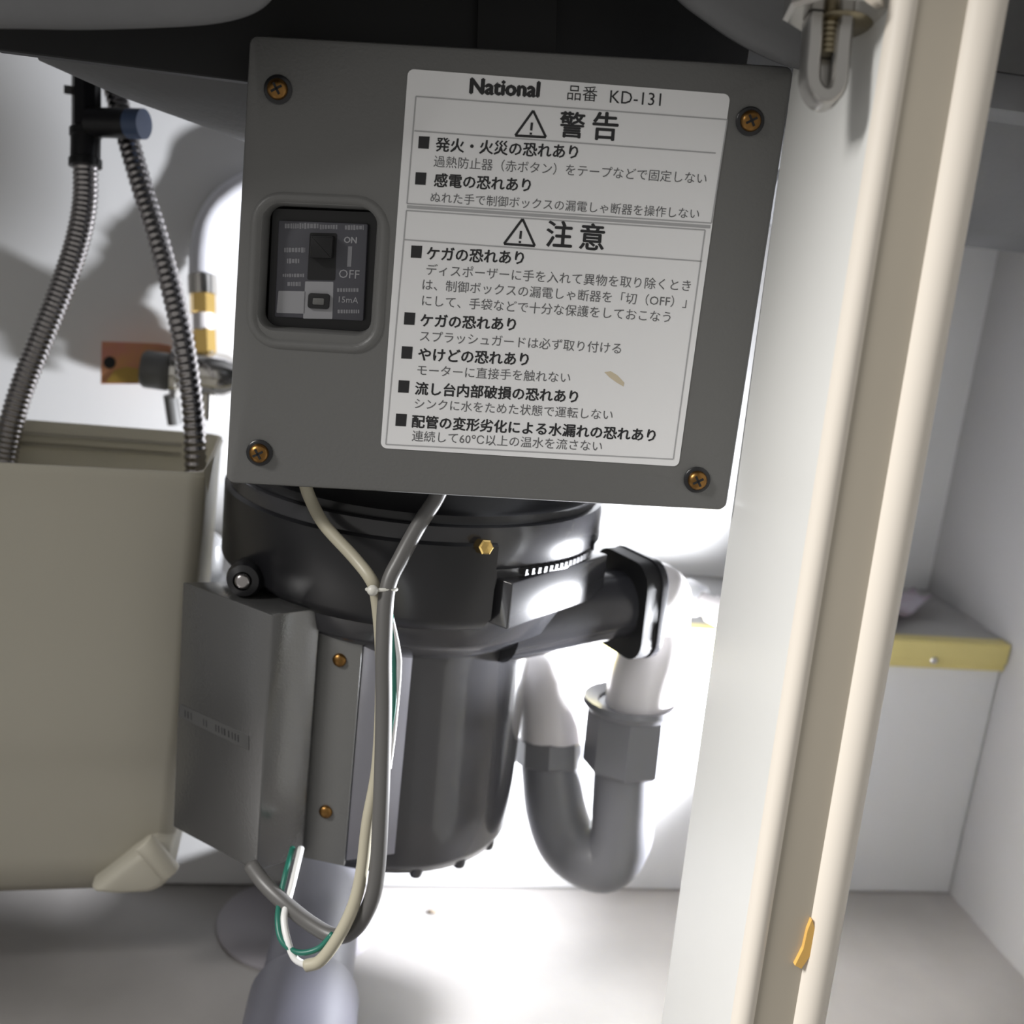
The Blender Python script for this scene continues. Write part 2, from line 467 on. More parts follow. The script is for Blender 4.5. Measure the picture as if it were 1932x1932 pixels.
for ap, l, r in (((1006, 209), (972, 256), (1030, 259)), ((986, 413), (951, 460), (1009, 464))):
    bm = NB()
    for a, b in ((ap, l), (l, r), (r, ap)): stroke(bm, a, b, 4.5 * PXM)
    cx, cy = (ap[0] * 1 + l[0] + r[0]) / 3, (ap[1] + l[1] + r[1]) / 3
    stroke(bm, (cx + 1, cy - 10), (cx - 0.5, cy + 5), 4.5 * PXM); stroke(bm, (cx - 1, cy + 9), (cx - 1.3, cy + 13), 4.5 * PXM)
    obj('warning_triangle', bm, 'ink', lab)
for (x, y) in ((789, 257), (783, 325), (775, 463), (762, 589), (757, 653), (751, 717), (746, 780)):
    bm = NB(); q = [FB.px(x + 1.5, y), FB.px(x + 22, y + 1), FB.px(x + 20, y + 24), FB.px(x, y + 23)]
    bm.faces.new([bm.verts.new(FB.p3(k, DL)) for k in q]); obj('square_bullet', bm, 'ink', lab)
for body, a, b in (('発火・火災の恐れあり', (822, 283), (1089, 298)), ('感電の恐れあり', (819, 350), (1000, 360)),
                   ('ケガの恐れあり', (805, 488), (987, 497)), ('ケガの恐れあり', (793, 614), (972, 622)),
                   ('やけどの恐れあり', (789, 678), (996, 688)), ('流し台内部破損の恐れあり', (783, 742), (1089, 758)),
                   ('配管の変形劣化による水漏れの恐れあり', (777, 804), (1235, 831))):
    bm = NB(); text_mesh(bm, body, FB, a, b, DL, 0.012); obj('bold_text_line', bm, 'ink', lab)
for body, a, b in (('過熱防止器（赤ボタン）をテープなどで固定しない', (818, 313), (1332, 346)),
                   ('ぬれた手で制御ボックスの漏電しゃ断器を操作しない', (812, 380), (1318, 412)),
                   ('ディスポーザーに手を入れて異物を取り除くとき', (804, 517), (1302, 548)),
                   ('は、制御ボックスの漏電しゃ断器を「切（OFF）」', (797, 545), (1294, 579)),
                   ('にして、手袋などで十分な保護をしておこなう', (796, 575), (1264, 607)),
                   ('スプラッシュガードは必ず取り付ける', (792, 642), (1171, 666)),
                   ('モーターに直接手を触れない', (787, 706), (1075, 721)),
                   ('シンクに水をためた状態で運転しない', (782, 769), (1155, 791)),
                   ('連続して60℃以上の温水を流さない', (777, 830), (1135, 850))):
    bm = NB(); text_mesh(bm, body, FB, a, b, DL); obj('text_line', bm, 'ink_grey', lab)
bm = NB()
for a, b in (((785, 182), (1372, 226)), ((782, 247), (1350, 289)), ((768, 384), (1342, 421)), ((767, 397), (1330, 434)), ((763, 452), (1324, 493)),
             ((785, 182), (768, 384)), ((767, 397), (728, 838)), ((1372, 226), (1342, 421)), ((1330, 434), (1270, 866)), ((728, 838), (1270, 866))):
    stroke(bm, a, b, 2.4 * PXM)
stroke(bm, (768, 390), (1340, 428), 6 * PXM, DL - 0.00005)
obj('ruled_border', bm, 'rule_grey', lab)
bm = NB()
bm.faces.new([bm.verts.new(FB.p3(FB.px(x, y), DL)) for x, y in ((1140, 702), (1152, 700), (1165, 708), (1178, 722), (1176, 729), (1164, 722), (1150, 712))])
mat('label_stain', (0.60, 0.52, 0.38), 0.5)
obj('label_stain', bm, 'label_stain', lab)
# corner screws
for (x, y) in ((525, 169), (1415, 229), (1315, 905), (490, 854)):
    q = FB.px(x, y); o3 = FB.p3(q, 0)
    bm = NB(); lathe(bm, [(0.0049, -0.0003), (0.0049, 0.0006), (0.0044, 0.0010), (0.0030, 0.0010)], o3, FB.n, 28, caps=(False, True))
    sr = obj('corner_screw', bm, 'black_plastic', cb, 50)
    bm = NB(); lathe(bm, [(0.0036, 0.0006), (0.0036, 0.0020), (0.0030, 0.0029), (0.0017, 0.0034), (0.0001, 0.0035)], o3, FB.n, 24)
    obj('screw_head', bm, 'brass_dark', sr, 50, label='brass screw head')
    bm = NB()
    for k in range(2):
        a = 0.5 + k * math.pi / 2
        e = V((math.cos(a), math.sin(a))) * 0.0021; nn = V((-e.y, e.x)) * 0.2
        FB.slab(bm, [q - e - nn, q + e - nn, q + e + nn, q - e + nn], 0.0030, 0.00362)
    obj('cross_slot', bm, 'black_rubber', sr)

# ------------------------------------------------------------------ disposer
ds = thing('waste_disposer', 'black food waste disposer with a tall charcoal motor hung under the sink', 'disposer', (AX, AY, 0.1))
AXIS = V((AX, AY, 0))
def zy(y, r=0.0):                              # height on the disposer where the photograph shows row y (front at radius r)
    pxl = 783 - (y - 1000) * 0.092
    return atY(pxl, y, AY - r).z
R = 0.0857
bm = NB(); lathe(bm, [(0.044, 0.26), (0.044, 0.395), (0.054, 0.397), (0.056, 0.405), (0.056, 0.45)], AXIS, seg=56, caps=(False, False))
obj('sink_collar', bm, 'black_rubber', ds, 50, label='black rubber collar under the sink')
z1 = zy(1000, R)
bm = NB(); lathe(bm, [(0.03, 0.285), (0.060, 0.280), (0.074, 0.274), (0.078, z1 + 0.016), (0.0795, z1 + 0.008), (0.083, z1 + 0.006), (0.083, z1 + 0.003), (0.0835, z1 + 0.0025)], AXIS, seg=64, caps=(True, False))
obj('upper_cover', bm, 'black_plastic', ds, 50)
bm = NB(); lathe(bm, [(0.080, z1 + 0.003), (0.0857, z1 + 0.002), (0.0865, z1 - 0.001), (0.0865, z1 - 0.014), (0.0850, z1 - 0.016)], AXIS, seg=64, caps=(False, False))
obj('clamp_ring', bm, 'charcoal_housing', ds, 50)
zm = zy(1235, 0.06)
bm = NB(); lathe(bm, [(0.085, z1 - 0.0155), (0.0845, z1 - 0.022), (0.0825, z1 - 0.034), (0.079, zm + 0.012), (0.070, zm + 0.004), (0.0635, zm), (0.058, zm - 0.001)], AXIS, seg=64, caps=(True, True))
obj('grind_housing', bm, 'charcoal_housing', ds, 50)
# shell plate on the front-left, ending in an upright edge
a_end = math.radians(-73)
bm = NB()
lathe(bm, [(0.0866, z1 - 0.004), (0.0885, z1 - 0.005), (0.0885, z1 - 0.036), (0.080, z1 - 0.044), (0.078, z1 - 0.043)], AXIS, seg=40, a0=math.radians(-190), a1=a_end)
obj('guard_shell', bm, 'black_plastic', ds, 50)
# flat pad on the right of the housing with an embossed strip
dirn = V((math.cos(math.radians(-46)), math.sin(math.radians(-46)), 0)); tan = V((-dirn.y, dirn.x, 0))
zp0, zp1 = zy(1178, 0.085), zy(1088, 0.085)
FP = Face(AXIS + dirn * 0.0845 + V((0, 0, 0)), tan, V((0, 0, 1)))
bm = NB()
q = [V((-0.036, zp0)), V((0.036, zp0)), V((0.036, zp1)), V((-0.036, zp1))]
FP.slab(bm, rrect2(q, 0.001, 3), -0.02, 0.0002, 0.0008)
pad = obj('side_pad', bm, 'charcoal_housing', ds, 40)
bm = NB()
for k in range(14):
    x = -0.026 + k * 0.0034
    FP.slab(bm, [V((x, zp1 + 0.001)), V((x + 0.0022, zp1 + 0.001)), V((x + 0.0024, zp1 + 0.0034)), V((x + 0.0003, zp1 + 0.0036))], -0.004, 0.0022 - (x + 0.003) ** 2 * 6)
obj('embossed_marks', bm, 'motor_shell', pad, kind='stuff')
# brass screw on the clamp ring
p = at(912, 1031, 0.462)
bm = NB(); lathe(bm, [(0.0032, -0.003), (0.0032, 0.003), (0.0026, 0.0038), (0.0001, 0.004)], p, V((0.25, -1, 0.2)), 6)
obj('brass_screw', bm, 'brass', ds, 30, label='brass hex screw')
# boss with bolt on the left
p = at(462, 1092, 0.487)
bm = NB(); lathe(bm, [(0.0075, 0.014), (0.0078, 0.0), (0.0066, -0.004), (0.004, -0.005), (0.0038, -0.003), (0.0001, -0.003)], p, V((0.15, 1, -0.1)), 28)
bs = obj('bolt_boss', bm, 'black_plastic', ds, 50)
bm = NB(); lathe(bm, [(0.0036, -0.0028), (0.0034, -0.0052), (0.0022, -0.0062), (0.0001, -0.0064)], p, V((0.15, 1, -0.1)), 16)
obj('bolt_head', bm, 'steel_hose', bs, 50, label='dull steel bolt head')
# motor
zb = zy(1640, 0.05)
bm = NB(); lathe(bm, [(0.0618, zm + 0.002), (0.0618, zm - 0.003), (0.0606, zm - 0.006), (0.0598, zb + 0.03), (0.0592, zb + 0.008), (0.0570, zb + 0.0025), (0.050, zb), (0.0001, zb)], AXIS, seg=64)
mt = obj('motor_housing', bm, 'motor_shell', ds, 50)
for k in range(5):                             # notched feet on the motor's lower rim
    a = math.radians(-80 + k * 24)
    c = AXIS + V((math.cos(a), math.sin(a), 0)) * 0.0545
    bm = NB(); lathe(bm, [(0.0001, zb - 0.0008), (0.0026, zb - 0.0006), (0.0032, zb + 0.001), (0.0034, zb + 0.006)], c, seg=10)
    obj('rim_foot', bm, 'motor_shell', mt, 50)
# outlet to the right: tube, square flange
OC = at(1010, 1160, 0.530); OE = at(1178, 1136, 0.556)
od = (OE - OC).normalized()
bm = NB(); tube(bm, [OC - od * 0.02, OC, OC + od * 0.02, OE], lambda i, t: (0.019, 0.0185, 0.0172, 0.0165)[i], 28)
obj('outlet_tube', bm, 'charcoal_housing', ds, 50)
def plate_at(c, n, pxs, th, r):
    f = Face(c, V((0, 0, 1)).cross(n), V((0, 0, 1))); return f
fn = (V((0.62, -0.78, 0.0))).normalized()
# flange plate standing across the tube; built on its own plane, width across the tube axis
u = od.cross(V((0, 0, 1))).normalized()        # horizontal, across the tube, toward the viewer
v = u.cross(od).normalized()
if v.z < 0: v = -v
class Fr:                                     # plain frame for slabs
    def __init__(s, o, ex, up, n): s.o, s.ex, s.up, s.n = o, ex.normalized(), up.normalized(), n.normalized()
    p3 = Face.p3; loop = Face.loop; slab = Face.slab
FL = Fr(OE, u, v, od)
bm = NB()
q = rrect2([V((-0.021, -0.024)), V((0.021, -0.024)), V((0.021, 0.024)), V((-0.021, 0.024))], 0.011, 6)
FL.slab(bm, q, -0.004, 0.0045, 0.0008)
obj('outlet_flange', bm, 'black_rubber', ds, 50, label='black rubber outlet flange')
bm = NB(); FL.slab(bm, inset2(q, -0.0006), 0.0045, 0.0085, 0.001)
obj('flange_plate', bm, 'charcoal_housing', ds, 50)

# terminal box on the motor
ZT, ZB2 = 0.2227, 0.106
tb = thing('terminal_box', 'grey metal terminal box with a bent flange fixed to the motor front', 'terminal box', (-0.01, 0.47, ZB2))
def prism(bm, pl, z0, z1_):
    loft(bm, [[V((x, y, z)) for x, y in pl] for z in (z0, z1_)]); return bm
pl = [(-0.0500, 0.487), (-0.0110, 0.452), (0.0085, 0.4638), (0.0085, 0.473), (-0.02, 0.493)]
obj('box_shell', bevel(prism(NB(), pl, ZB2, ZT), 0.0008, 2), 'terminal_paint', tb, 40)
FA = Face(V((-0.0305, 0.4695, 0.16)), V((0.039, -0.035, 0)), V((0, 0, 1)))
bm = FA.slab(NB(), FA.quad([(340, 1328), (470, 1388), (470, 1416), (339, 1352)], 0.0005, 2), -0.0002, 0.00025)
stk = obj('rating_sticker', bm, 'grey_paint', tb, label='faint grey rating sticker')
mat('sticker_grey', (0.075, 0.075, 0.075), 0.35); stk.data.materials[0] = MATS['sticker_grey']
bm = NB(); x = 352
for x0, x1 in ((350, 364), (385, 395), (408, 456)):
    x = x0
    while x < x1:
        ww = random.uniform(3, 6); y = 1343 + (x - 345) * 0.47
        stroke(bm, (x, y - 6), (x + 0.5, y + 7), ww * 0.0002 * 0.8, 0.0003, FA); x += ww + 2
obj('worn_print', bm, 'ink', stk, kind='stuff')
fp0, fp1 = atZ(573, 1615, ZB2), atZ(632, 1630, ZB2 - 0.002)
# flange plate with two screws, then the bracket that wraps on to the motor
def vplate(bm, a, b, z0, z1_, th):
    d = (b - a); d.z = 0; d.normalize(); n = V((d.y, -d.x, 0))
    prism(bm, [(a.x, a.y), (b.x, b.y), (b.x - n.x * th, b.y - n.y * th), (a.x - n.x * th, a.y - n.y * th)], z0, z1_); return bm
A1 = V((0.0085, 0.4665, 0)); B1 = V((0.0265, 0.4600, 0))
bm = bevel(vplate(NB(), A1, B1, ZB2 - 0.002, ZT + 0.002, 0.003), 0.0005)
fl = obj('fixing_flange', bm, 'grey_paint', tb, 40)
FF = Face(A1 + V((0, 0, 0.15)), B1 - A1, V((0, 0, 1)))
for x, y in ((641, 1245), (615, 1531)):
    bm = NB(); lathe(bm, [(0.0030, -0.0002), (0.0030, 0.0008), (0.0022, 0.0018), (0.0001, 0.002)], FF.p3(FF.px(x, y)), FF.n, 18)
    obj('flange_screw', bm, 'brass_dark', fl, 50, label='brass screw')
bm = bevel(vplate(NB(), V((0.0272, 0.4605, 0)), V((0.049, 0.4665, 0)), ZB2 + 0.0005, ZT - 0.004, 0.0022), 0.0005)
mat('bracket_steel', (0.30, 0.30, 0.34), 0.28, metal=0.6)
obj('motor_bracket', bm, 'bracket_steel', tb, 40, label='pale steel bracket against the motor')

# ------------------------------------------------------------------ outlet elbow and trap
tr = thing('drain_trap', 'white elbow and grey plastic U-shaped trap to the right of the motor', 'drain trap', at(1165, 1600, 0.5760))
E0 = OE + od * 0.0086
el = smooth_path([E0, E0 + od * 0.010, at(1236, 1168, 0.577), at(1231, 1230, 0.579), at(1212, 1295, 0.578), at(1204, 1352, 0.577)], 8)
bm = NB(); tube(bm, el, 0.0172, 28)
obj('white_elbow', bm, 'pvc_white', tr, 60, label='white plastic elbow')
def hexnut(bm, a, b, r, sides=8, rot=0.2):
    ax = (b - a).normalized(); uu = (V((1, 0, 0)) - ax * ax.x).normalized(); vv = ax.cross(uu); h = (b - a).length
    L = []
    for rr, k in ((r * 0.9, 0), (r, 0.06), (r, 0.94), (r * 0.9, 1.0)):
        L.append([a + ax * h * k + (uu * math.cos(rot + i / sides * 2 * math.pi) + vv * math.sin(rot + i / sides * 2 * math.pi)) * rr for i in range(sides)])
    loft(bm, L); return bm
n0, n1 = at(1191, 1328, 0.5760), at(1178, 1447, 0.5830)
bm = hexnut(NB(), n0, n1, 0.0212, 8, 0.25)
obj('union_nut', bm, 'pvc_grey', tr, 20)
bm = NB(); lathe(bm, [(0.0165, 0.001), (0.0235, 0.003), (0.0242, 0.0005), (0.0215, -0.003), (0.0165, -0.002)], n0, (n0 - n1), 32, caps=(False, False))
obj('nut_collar', bm, 'pvc_grey', tr, 50)
leg = [at(1180, 1440, 0.5830), at(1176, 1520, 0.5880), at(1170, 1585, 0.5910), at(1138, 1625, 0.5950), at(1078, 1595, 0.6010), at(1050, 1530, 0.6040), at(1040, 1440, 0.6060)]
bm = NB(); tube(bm, smooth_path(leg, 8), 0.0158, 28)
obj('u_bend', bm, 'pvc_grey', tr, 60)
bm = hexnut(NB(), at(1040, 1394, 0.6060), at(1038, 1444, 0.6060), 0.0180, 8, 0.25)
obj('union_nut', bm, 'pvc_grey', tr, 20)
bm = NB(); tube(bm, smooth_path([at(1040, 1400, 0.6060), at(1040, 1350, 0.6060), at(1030, 1305, 0.6090), at(1003, 1282, 0.6180), at(972, 1270, 0.636), at(955, 1268, 0.655)], 7), 0.0166, 26)
obj('white_elbow', bm, 'pvc_white', tr, 60, label='second white elbow behind the motor')

# ------------------------------------------------------------------ cables
cbz = 0.452
gc = thing('grey_cable', 'grey power cable looping from the box down below the terminal box', 'cable', at(715, 1400, cbz))
pth = smooth_path([at(838, 905, .452), at(822, 942, .455), at(792, 988, .452), at(757, 1052, .448), at(731, 1112, .446), at(724, 1220, .445), at(724, 1330, .447), at(722, 1430, .448), at(718, 1540, .449), at(712, 1640, .452), at(700, 1700, .456), at(670, 1752, .462), at(632, 1766, .466), at(585, 1742, .470), at(535, 1702, .474), at(500, 1668, .479), at(474, 1634, .486)], 8)
bm = NB(); tube(bm, pth, 0.0032, 14); obj('sheath', bm, 'cable_grey', gc, 180)
bc = thing('beige_cable', 'beige cable hanging in a loop beside the grey cable', 'cable', at(690, 1400, cbz))
pth = smooth_path([at(572, 902, .452), at(585, 940, .458), at(612, 990, .457), at(668, 1052, .452), at(699, 1092, .448), at(710, 1125, .4495), at(719, 1220, .4515), at(719, 1330, .4535), at(712, 1450, .454), at(694, 1550, .454), at(683, 1640, .455), at(668, 1705, .455), at(640, 1765, .456), at(605, 1812, .458), at(578, 1822, .460)], 8)
bm = NB(); tube(bm, pth, 0.0025, 14); obj('sheath', bm, 'cable_beige', bc, 180)
bm = NB(); tube(bm, smooth_path([at(582, 1823, .460), at(556, 1808, .461), at(542, 1772, .463), at(536, 1730, .468), at(546, 1690, .476), at(556, 1650, .482), at(568, 1600, .494)], 7), 0.0014, 10)
obj('white_wire', bm, 'wire_white', bc, 180, label='thin white wire')
bm = NB(); tube(bm, smooth_path([at(628, 1762, .459), at(600, 1790, .460), at(562, 1797, .461), at(532, 1775, .463), at(524, 1735, .468), at(530, 1690, .476), at(541, 1640, .483), at(552, 1600, .494)], 7), 0.0012, 10)
obj('green_wire', bm, 'wire_green', bc, 180, label='thin green wire')
bm = NB(); tube(bm, smooth_path([at(738, 1160, .452), at(742, 1240, .453), at(744, 1320, .454), at(736, 1380, .455), at(730, 1420, .455)], 7), 0.0010, 8)
obj('green_wire', bm, 'wire_green', bc, 180, label='thin green wire')
bm = NB(); tube(bm, smooth_path([at(734, 1150, .452), at(750, 1225, .4535), at(752, 1270, .454), at(742, 1380, .456), at(733, 1450, .456)], 7), 0.0012, 8)
obj('white_wire', bm, 'wire_white', bc, 180)
tie = thing('cable_tie', 'small off-white nylon tie holding the two cables together', 'cable tie', at(722, 1112, .444))
bm = NB()
c0 = at(720, 1112, .4465)
ring = [c0 + cr * math.cos(a) * 0.0056 + cf * math.sin(a) * 0.0033 for a in [k / 28 * 2 * math.pi for k in range(29)]]
tube(bm, ring, 0.0008, 8); obj('strap', bm, 'nylon', tie, 180)
bm = NB(); bmesh.ops.create_icosphere(bm, subdivisions=2, radius=0.0022, matrix=Matrix.Translation(at(703, 1114, .4425)))
obj('tie_head', bm, 'nylon', tie, 180)

# ------------------------------------------------------------------ floor pipe
fpz = 0.026
fpipe = thing('floor_drain_pipe', 'thick grey plastic drain pipe lying on the floor toward the camera', 'pipe', atZ(580, 1800, 0.0))
pa, pb_ = atZ(566, 1990, fpz), atZ(575, 1880, fpz)
pc = atZ(612, 1655, fpz)
dirp = (pc - pb_).normalized()
pend = pb_ + dirp * ((YL - 0.0005 - pb_.y) / dirp.y)
bm = NB(); tube(bm, [pb_ - dirp * 0.005, pb_ + (pend - pb_) * .5, pend], 0.0215, 36)
obj('pipe_run', bm, 'pvc_lavender', fpipe, 50)
bm = NB(); tube(bm, [pb_ - dirp * 0.12, pb_ - dirp * 0.003, pb_], lambda i, t: (0.0255, 0.0255, 0.0245)[i], 36)
obj('pipe_socket', bm, 'pvc_lavender', fpipe, 50)
c = atZ(560, 1745, 0.0)
bm = NB(); lathe(bm, [(0.043, 0.0003), (0.043, 0.0018), (0.042, 0.0024), (0.0001, 0.0024)], V((c.x, c.y, 0)), seg=48)
mat('flange_grey', (0.30, 0.285, 0.31), 0.4)
obj('floor_flange', bm, 'flange_grey', fpipe, 50, label='flat round floor flange')

# ------------------------------------------------------------------ hose tank on the left
TY0, TY1 = 0.512, 0.602
tk = thing('hose_tank', 'white open-topped plastic tank on the left that catches the hoses', 'tank', (-0.15, 0.55, 0.07))
zt = atY(200, 884, TY0).z
zbm = atY(150, 1706, TY0 + 0.004).z
xr_t = atY(388, 890, TY0).x; xr_b = atY(331, 1560, TY0).x
xl = atY(-260, 900, TY0).x
xm = (atY(0, 880, TY0).x + xr_t) / 2
bm = NB()
def tank_loop(z, ins, fwd=0.0, bulge=0.0):
    t = (z - zbm) / (zt - zbm)
    xr = xr_b + (xr_t - xr_b) * t
    q = rrect2([V((xl + ins, TY0 + ins + fwd)), V((xr - ins, TY0 + ins + fwd)), V((xr - ins, TY1 - ins)), V((xl + ins, TY1 - ins))], 0.008, 5)
    return [V((p.x, p.y + (0.08 * (p.x - xm) if p.y < (TY0 + TY1) / 2 else 0), z)) for p in q]
H = zt - zbm
LO = [tank_loop(zt - 0.002, 0.0022), tank_loop(zt, 0.0016), tank_loop(zt, 0.0), tank_loop(zt - 0.002, -0.0008), tank_loop(zt - 0.004, 0)]
LO += [tank_loop(zbm + H * k, 0) for k in (0.9, 0.7, 0.55, 0.42)]
LO += [tank_loop(zbm + H * 0.36, 0.001, 0.0015), tank_loop(zbm + H * 0.30, 0.002, 0.003), tank_loop(zbm + H * 0.12, 0.002, 0.003), tank_loop(zbm + H * 0.05, 0.004, 0.004), tank_loop(zbm, 0.012, 0.006)]
inner = [tank_loop(zbm + 0.005, 0.016, 0.006), tank_loop(zbm + H * 0.08, 0.007, 0.004), tank_loop(zbm + H * 0.34, 0.0045, 0.002), tank_loop(zbm + H * .45, 0.0028), tank_loop(zt - 0.01, 0.0026)]
loft(bm, inner + LO, caps=(True, True))
obj('tank_body', bm, 'tank_plastic', tk, 50)
# stepped lines on the inside back wall, corner ear and drain foot
bm = NB()
za = atY(200, 826, TY1 - 0.003).z
for dz, y_ in ((0, 0.0035), (0.005, 0.0045)):
    bx(bm, (xl + 0.02, TY1 - 0.003 - y_, za - dz - 0.0012), (xr_t - 0.02, TY1 - 0.002, za - dz))
obj('inner_ribs', bevel(bm, 0.0004), 'tank_plastic', tk, 40)
bm = NB()
e0, e1, e2 = atY(384, 888, TY0), atY(392, 930, TY0), atY(404, 862, TY0 + 0.01)
loft(bm, [[e0 + V((0, d, 0)), e1 + V((0, d, 0)), e2 + V((0, d, 0))] for d in (0, 0.003)])
obj('rim_ear', bm, 'tank_plastic', tk)
bm = NB()
f0, f1 = atY(262, 1592, TY0 - 0.004), atY(318, 1640, TY0 - 0.004)
ptsf = [(172, 1664), (262, 1592), (296, 1576), (328, 1590), (333, 1626), (316, 1655), (290, 1667), (230, 1670)]
ptsi = [(188, 1660), (264, 1600), (296, 1584), (320, 1596), (324, 1624), (310, 1648), (287, 1659), (232, 1662)]
loft(bm, [[atY(x, y, TY0 + 0.004) + V((0, d, 0)) for x, y in P_] for P_, d in ((ptsf, 0.03), (ptsf, -0.006), (ptsi, -0.0105))])
obj('drain_foot', bevel(bm, 0.0022, 3), 'tank_plastic', tk, 60)
bm = NB(); tube(bm, [atY(270, 1588, TY0 - 0.007), atY(284, 1602, TY0 - 0.0075), atY(322, 1646, TY0 - 0.007)], 0.0052, 18)
obj('drain_spout', bevel(bm, 0.0012), 'tank_plastic', tk, 60)

# ------------------------------------------------------------------ hoses, connector, valve on the left
def ribbed(name, label, pts, r, pitch, parent_label=None):
    t = thing(name, label, 'hose', pts[0])
    path = resample(smooth_path(pts, 12), pitch / 4)
    bm = NB(); tube(bm, path, lambda i, t_: r * (1 + (0.0, 0.07, 0.0, -0.09)[i % 4]), 16)
    obj('metal_sheath', bm, 'steel_hose', t, 180)
    return t
h1 = ribbed('flexible_hose', 'left metal hose hanging from the black connector into the white tank',
            [at(161, 305, .575), at(160, 380, .575), at(146, 455, .573), at(118, 540, .57), at(82, 630, .568), at(48, 715, .568), at(24, 790, .568), at(10, 860, .57), at(2, 940, .573)], 0.0058, 0.0026)
h2 = ribbed('flexible_hose', 'right metal hose with bright ribs dropping into the white tank',
            [at(205, 130, .592), at(222, 190, .586), at(243, 268, .579), at(270, 360, .575), at(299, 455, .572), at(325, 550, .570), at(345, 640, .568), at(359, 730, .568), at(366, 800, .569), at(369, 880, .572), at(368, 950, .576)], 0.0052, 0.0037)
hc = thing('hose_connector', 'black plastic T-shaped hose connector with a blue end', 'connector', at(162, 220, .575))
bm = NB(); tube(bm, [at(163, 90, .577), at(163, 245, .575)], 0.0070, 8); obj('connector_body', bm, 'black_plastic', hc, 40)
bm = NB(); lathe(bm, [(0.0066, 0), (0.0078, 0.001), (0.0078, 0.0045), (0.0072, 0.005), (0.0072, 0.0155), (0.0080, 0.016), (0.0080, 0.0195), (0.006, 0.020)], at(162, 240, .575), at(161, 310, .575) - at(162, 240, .575), 20)
obj('connector_nut', bm, 'black_plastic', hc, 40)
bm = NB(); tube(bm, [at(172, 231, .572), at(244, 233, .566)], 0.0072, 20); obj('side_branch', bm, 'black_plastic', hc, 50)
bm = NB(); tube(bm, [at(243, 233, .566), at(272, 234, .564)], 0.0072, 20); obj('blue_end', bm, 'blue_plastic', hc, 50, label='blue plastic end')
bm = NB(); bx(bm, V((-0.002, -0.003, -0.002)), V((0.002, 0.003, 0.002))); bmesh.ops.translate(bm, verts=bm.verts, vec=at(131, 170, .577)); obj('side_lug', bm, 'black_plastic', hc)

# shut-off valve on the back wall
vz = 0.66
vv_ = thing('shutoff_valve', 'chrome shut-off valve with brass fittings behind the right hose', 'valve', at(390, 700, vz))
bm = NB(); lathe(bm, [(0.010, -0.012), (0.012, -0.008), (0.0125, 0.0), (0.012, 0.010), (0.009, 0.016), (0.006, 0.026)], at(392, 705, vz), V((1, -0.1, 0)), 28)
obj('valve_body', bm, 'chrome', vv_, 60)
bm = NB(); tube(bm, [at(315, 700, .655), at(392, 705, vz)], 0.0075, 20); obj('valve_stem', bm, 'chrome', vv_, 50)
bm = NB(); lathe(bm, [(0.0001, -0.001), (0.010, -0.001), (0.0155, 0.001), (0.0155, 0.004), (0.011, 0.006), (0.0001, 0.006)], at(322, 700, .650), V((1, 0, 0)), 28); obj('stem_collar', bm, 'chrome', vv_, 50)
bm = NB(); lathe(bm, [(0.0001, 0), (0.009, 0.0), (0.0105, 0.002), (0.0105, 0.014), (0.009, 0.016)], at(268, 695, .645), V((1, -0.05, -0.05)), 24); obj('stem_cap', bm, 'grey_paint', vv_, 50)
bm = hexnut(NB(), at(384, 622, vz), at(386, 668, vz), 0.0068, 6); obj('brass_nut', bm, 'brass', vv_, 20)
bm = NB(); tube(bm, [at(383, 590, vz), at(384, 624, vz)], 0.0058, 18); obj('white_washer', bm, 'pvc_white', vv_, 50)
bm = hexnut(NB(), at(382, 554, vz), at(383, 592, vz), 0.0072, 6); obj('brass_nut', bm, 'brass', vv_, 20)
bm = NB(); tube(bm, [at(381, 520, vz), at(382, 556, vz)], 0.0080, 18); obj('chrome_ferrule', bm, 'chrome', vv_, 50)
bm = NB(); tube(bm, [at(388, 665, vz), at(392, 700, vz)], 0.0055, 18); obj('valve_neck', bm, 'chrome', vv_, 50)
bm = NB(); tube(bm, [at(390, 720, vz), at(389, 790, vz + 0.005)], 0.0050, 16); obj('outlet_stub', bm, 'chrome', vv_, 50)
bm = NB(); p0 = at(322, 745, .655); tube(bm, [p0, at(330, 800, .66)], 0.0042, 14); obj('lower_stub', bm, 'grey_paint', vv_, 50)
pn = at(392, 705, vz); bm = NB(); tube(bm, [V((pn.x, pn.y + 0.008, pn.z)), V((pn.x, YB - 0.0005, pn.z))], 0.008, 18); obj('wall_pipe', bm, 'chrome', vv_, 50)
wt = thing('white_supply_tube', 'glossy white tube curving from the brass valve up behind the grey box', 'tube', at(395, 430, vz))
bm = NB(); tube(bm, smooth_path([at(381, 522, vz), at(383, 470, vz), at(392, 425, vz), at(415, 385, .658), at(448, 358, .655), at(500, 335, .655), at(560, 330, .655)], 8), 0.0074, 18)
mat('tube_white', (0.75, 0.75, 0.80), 0.12, coat=0.5)
obj('tube_sheath', bm, 'tube_white', wt, 180)
tg = thing('orange_tag', 'small orange and mustard hang tag with a punched hole', 'tag', at(228, 682, .66))
FT = Fr(at(228, 682, .655), cr, cu, -cf)
def tagpts(pxs): return [V((x, y)) for x, y in pxs]
k_ = .655 / F
tq = lambda x, y: V(((x - 228) * k_, (682 - y) * k_))
bm = FT.slab(NB(), [tq(190, 724), tq(278, 724), tq(320, 720), tq(322, 652), tq(300, 648), tq(192, 644)], -0.0012, 0)
tgs = obj('tag_card', bm, 'tag_orange', tg)
bm = NB(); q = [tq(200, 722), tq(282, 722), tq(278, 706), tq(262, 696), tq(240, 692), tq(216, 699)]
FT.slab(bm, q, -0.0002, 0.0003); obj('mustard_patch', bm, 'tag_mustard', tgs, label='mustard rounded patch')
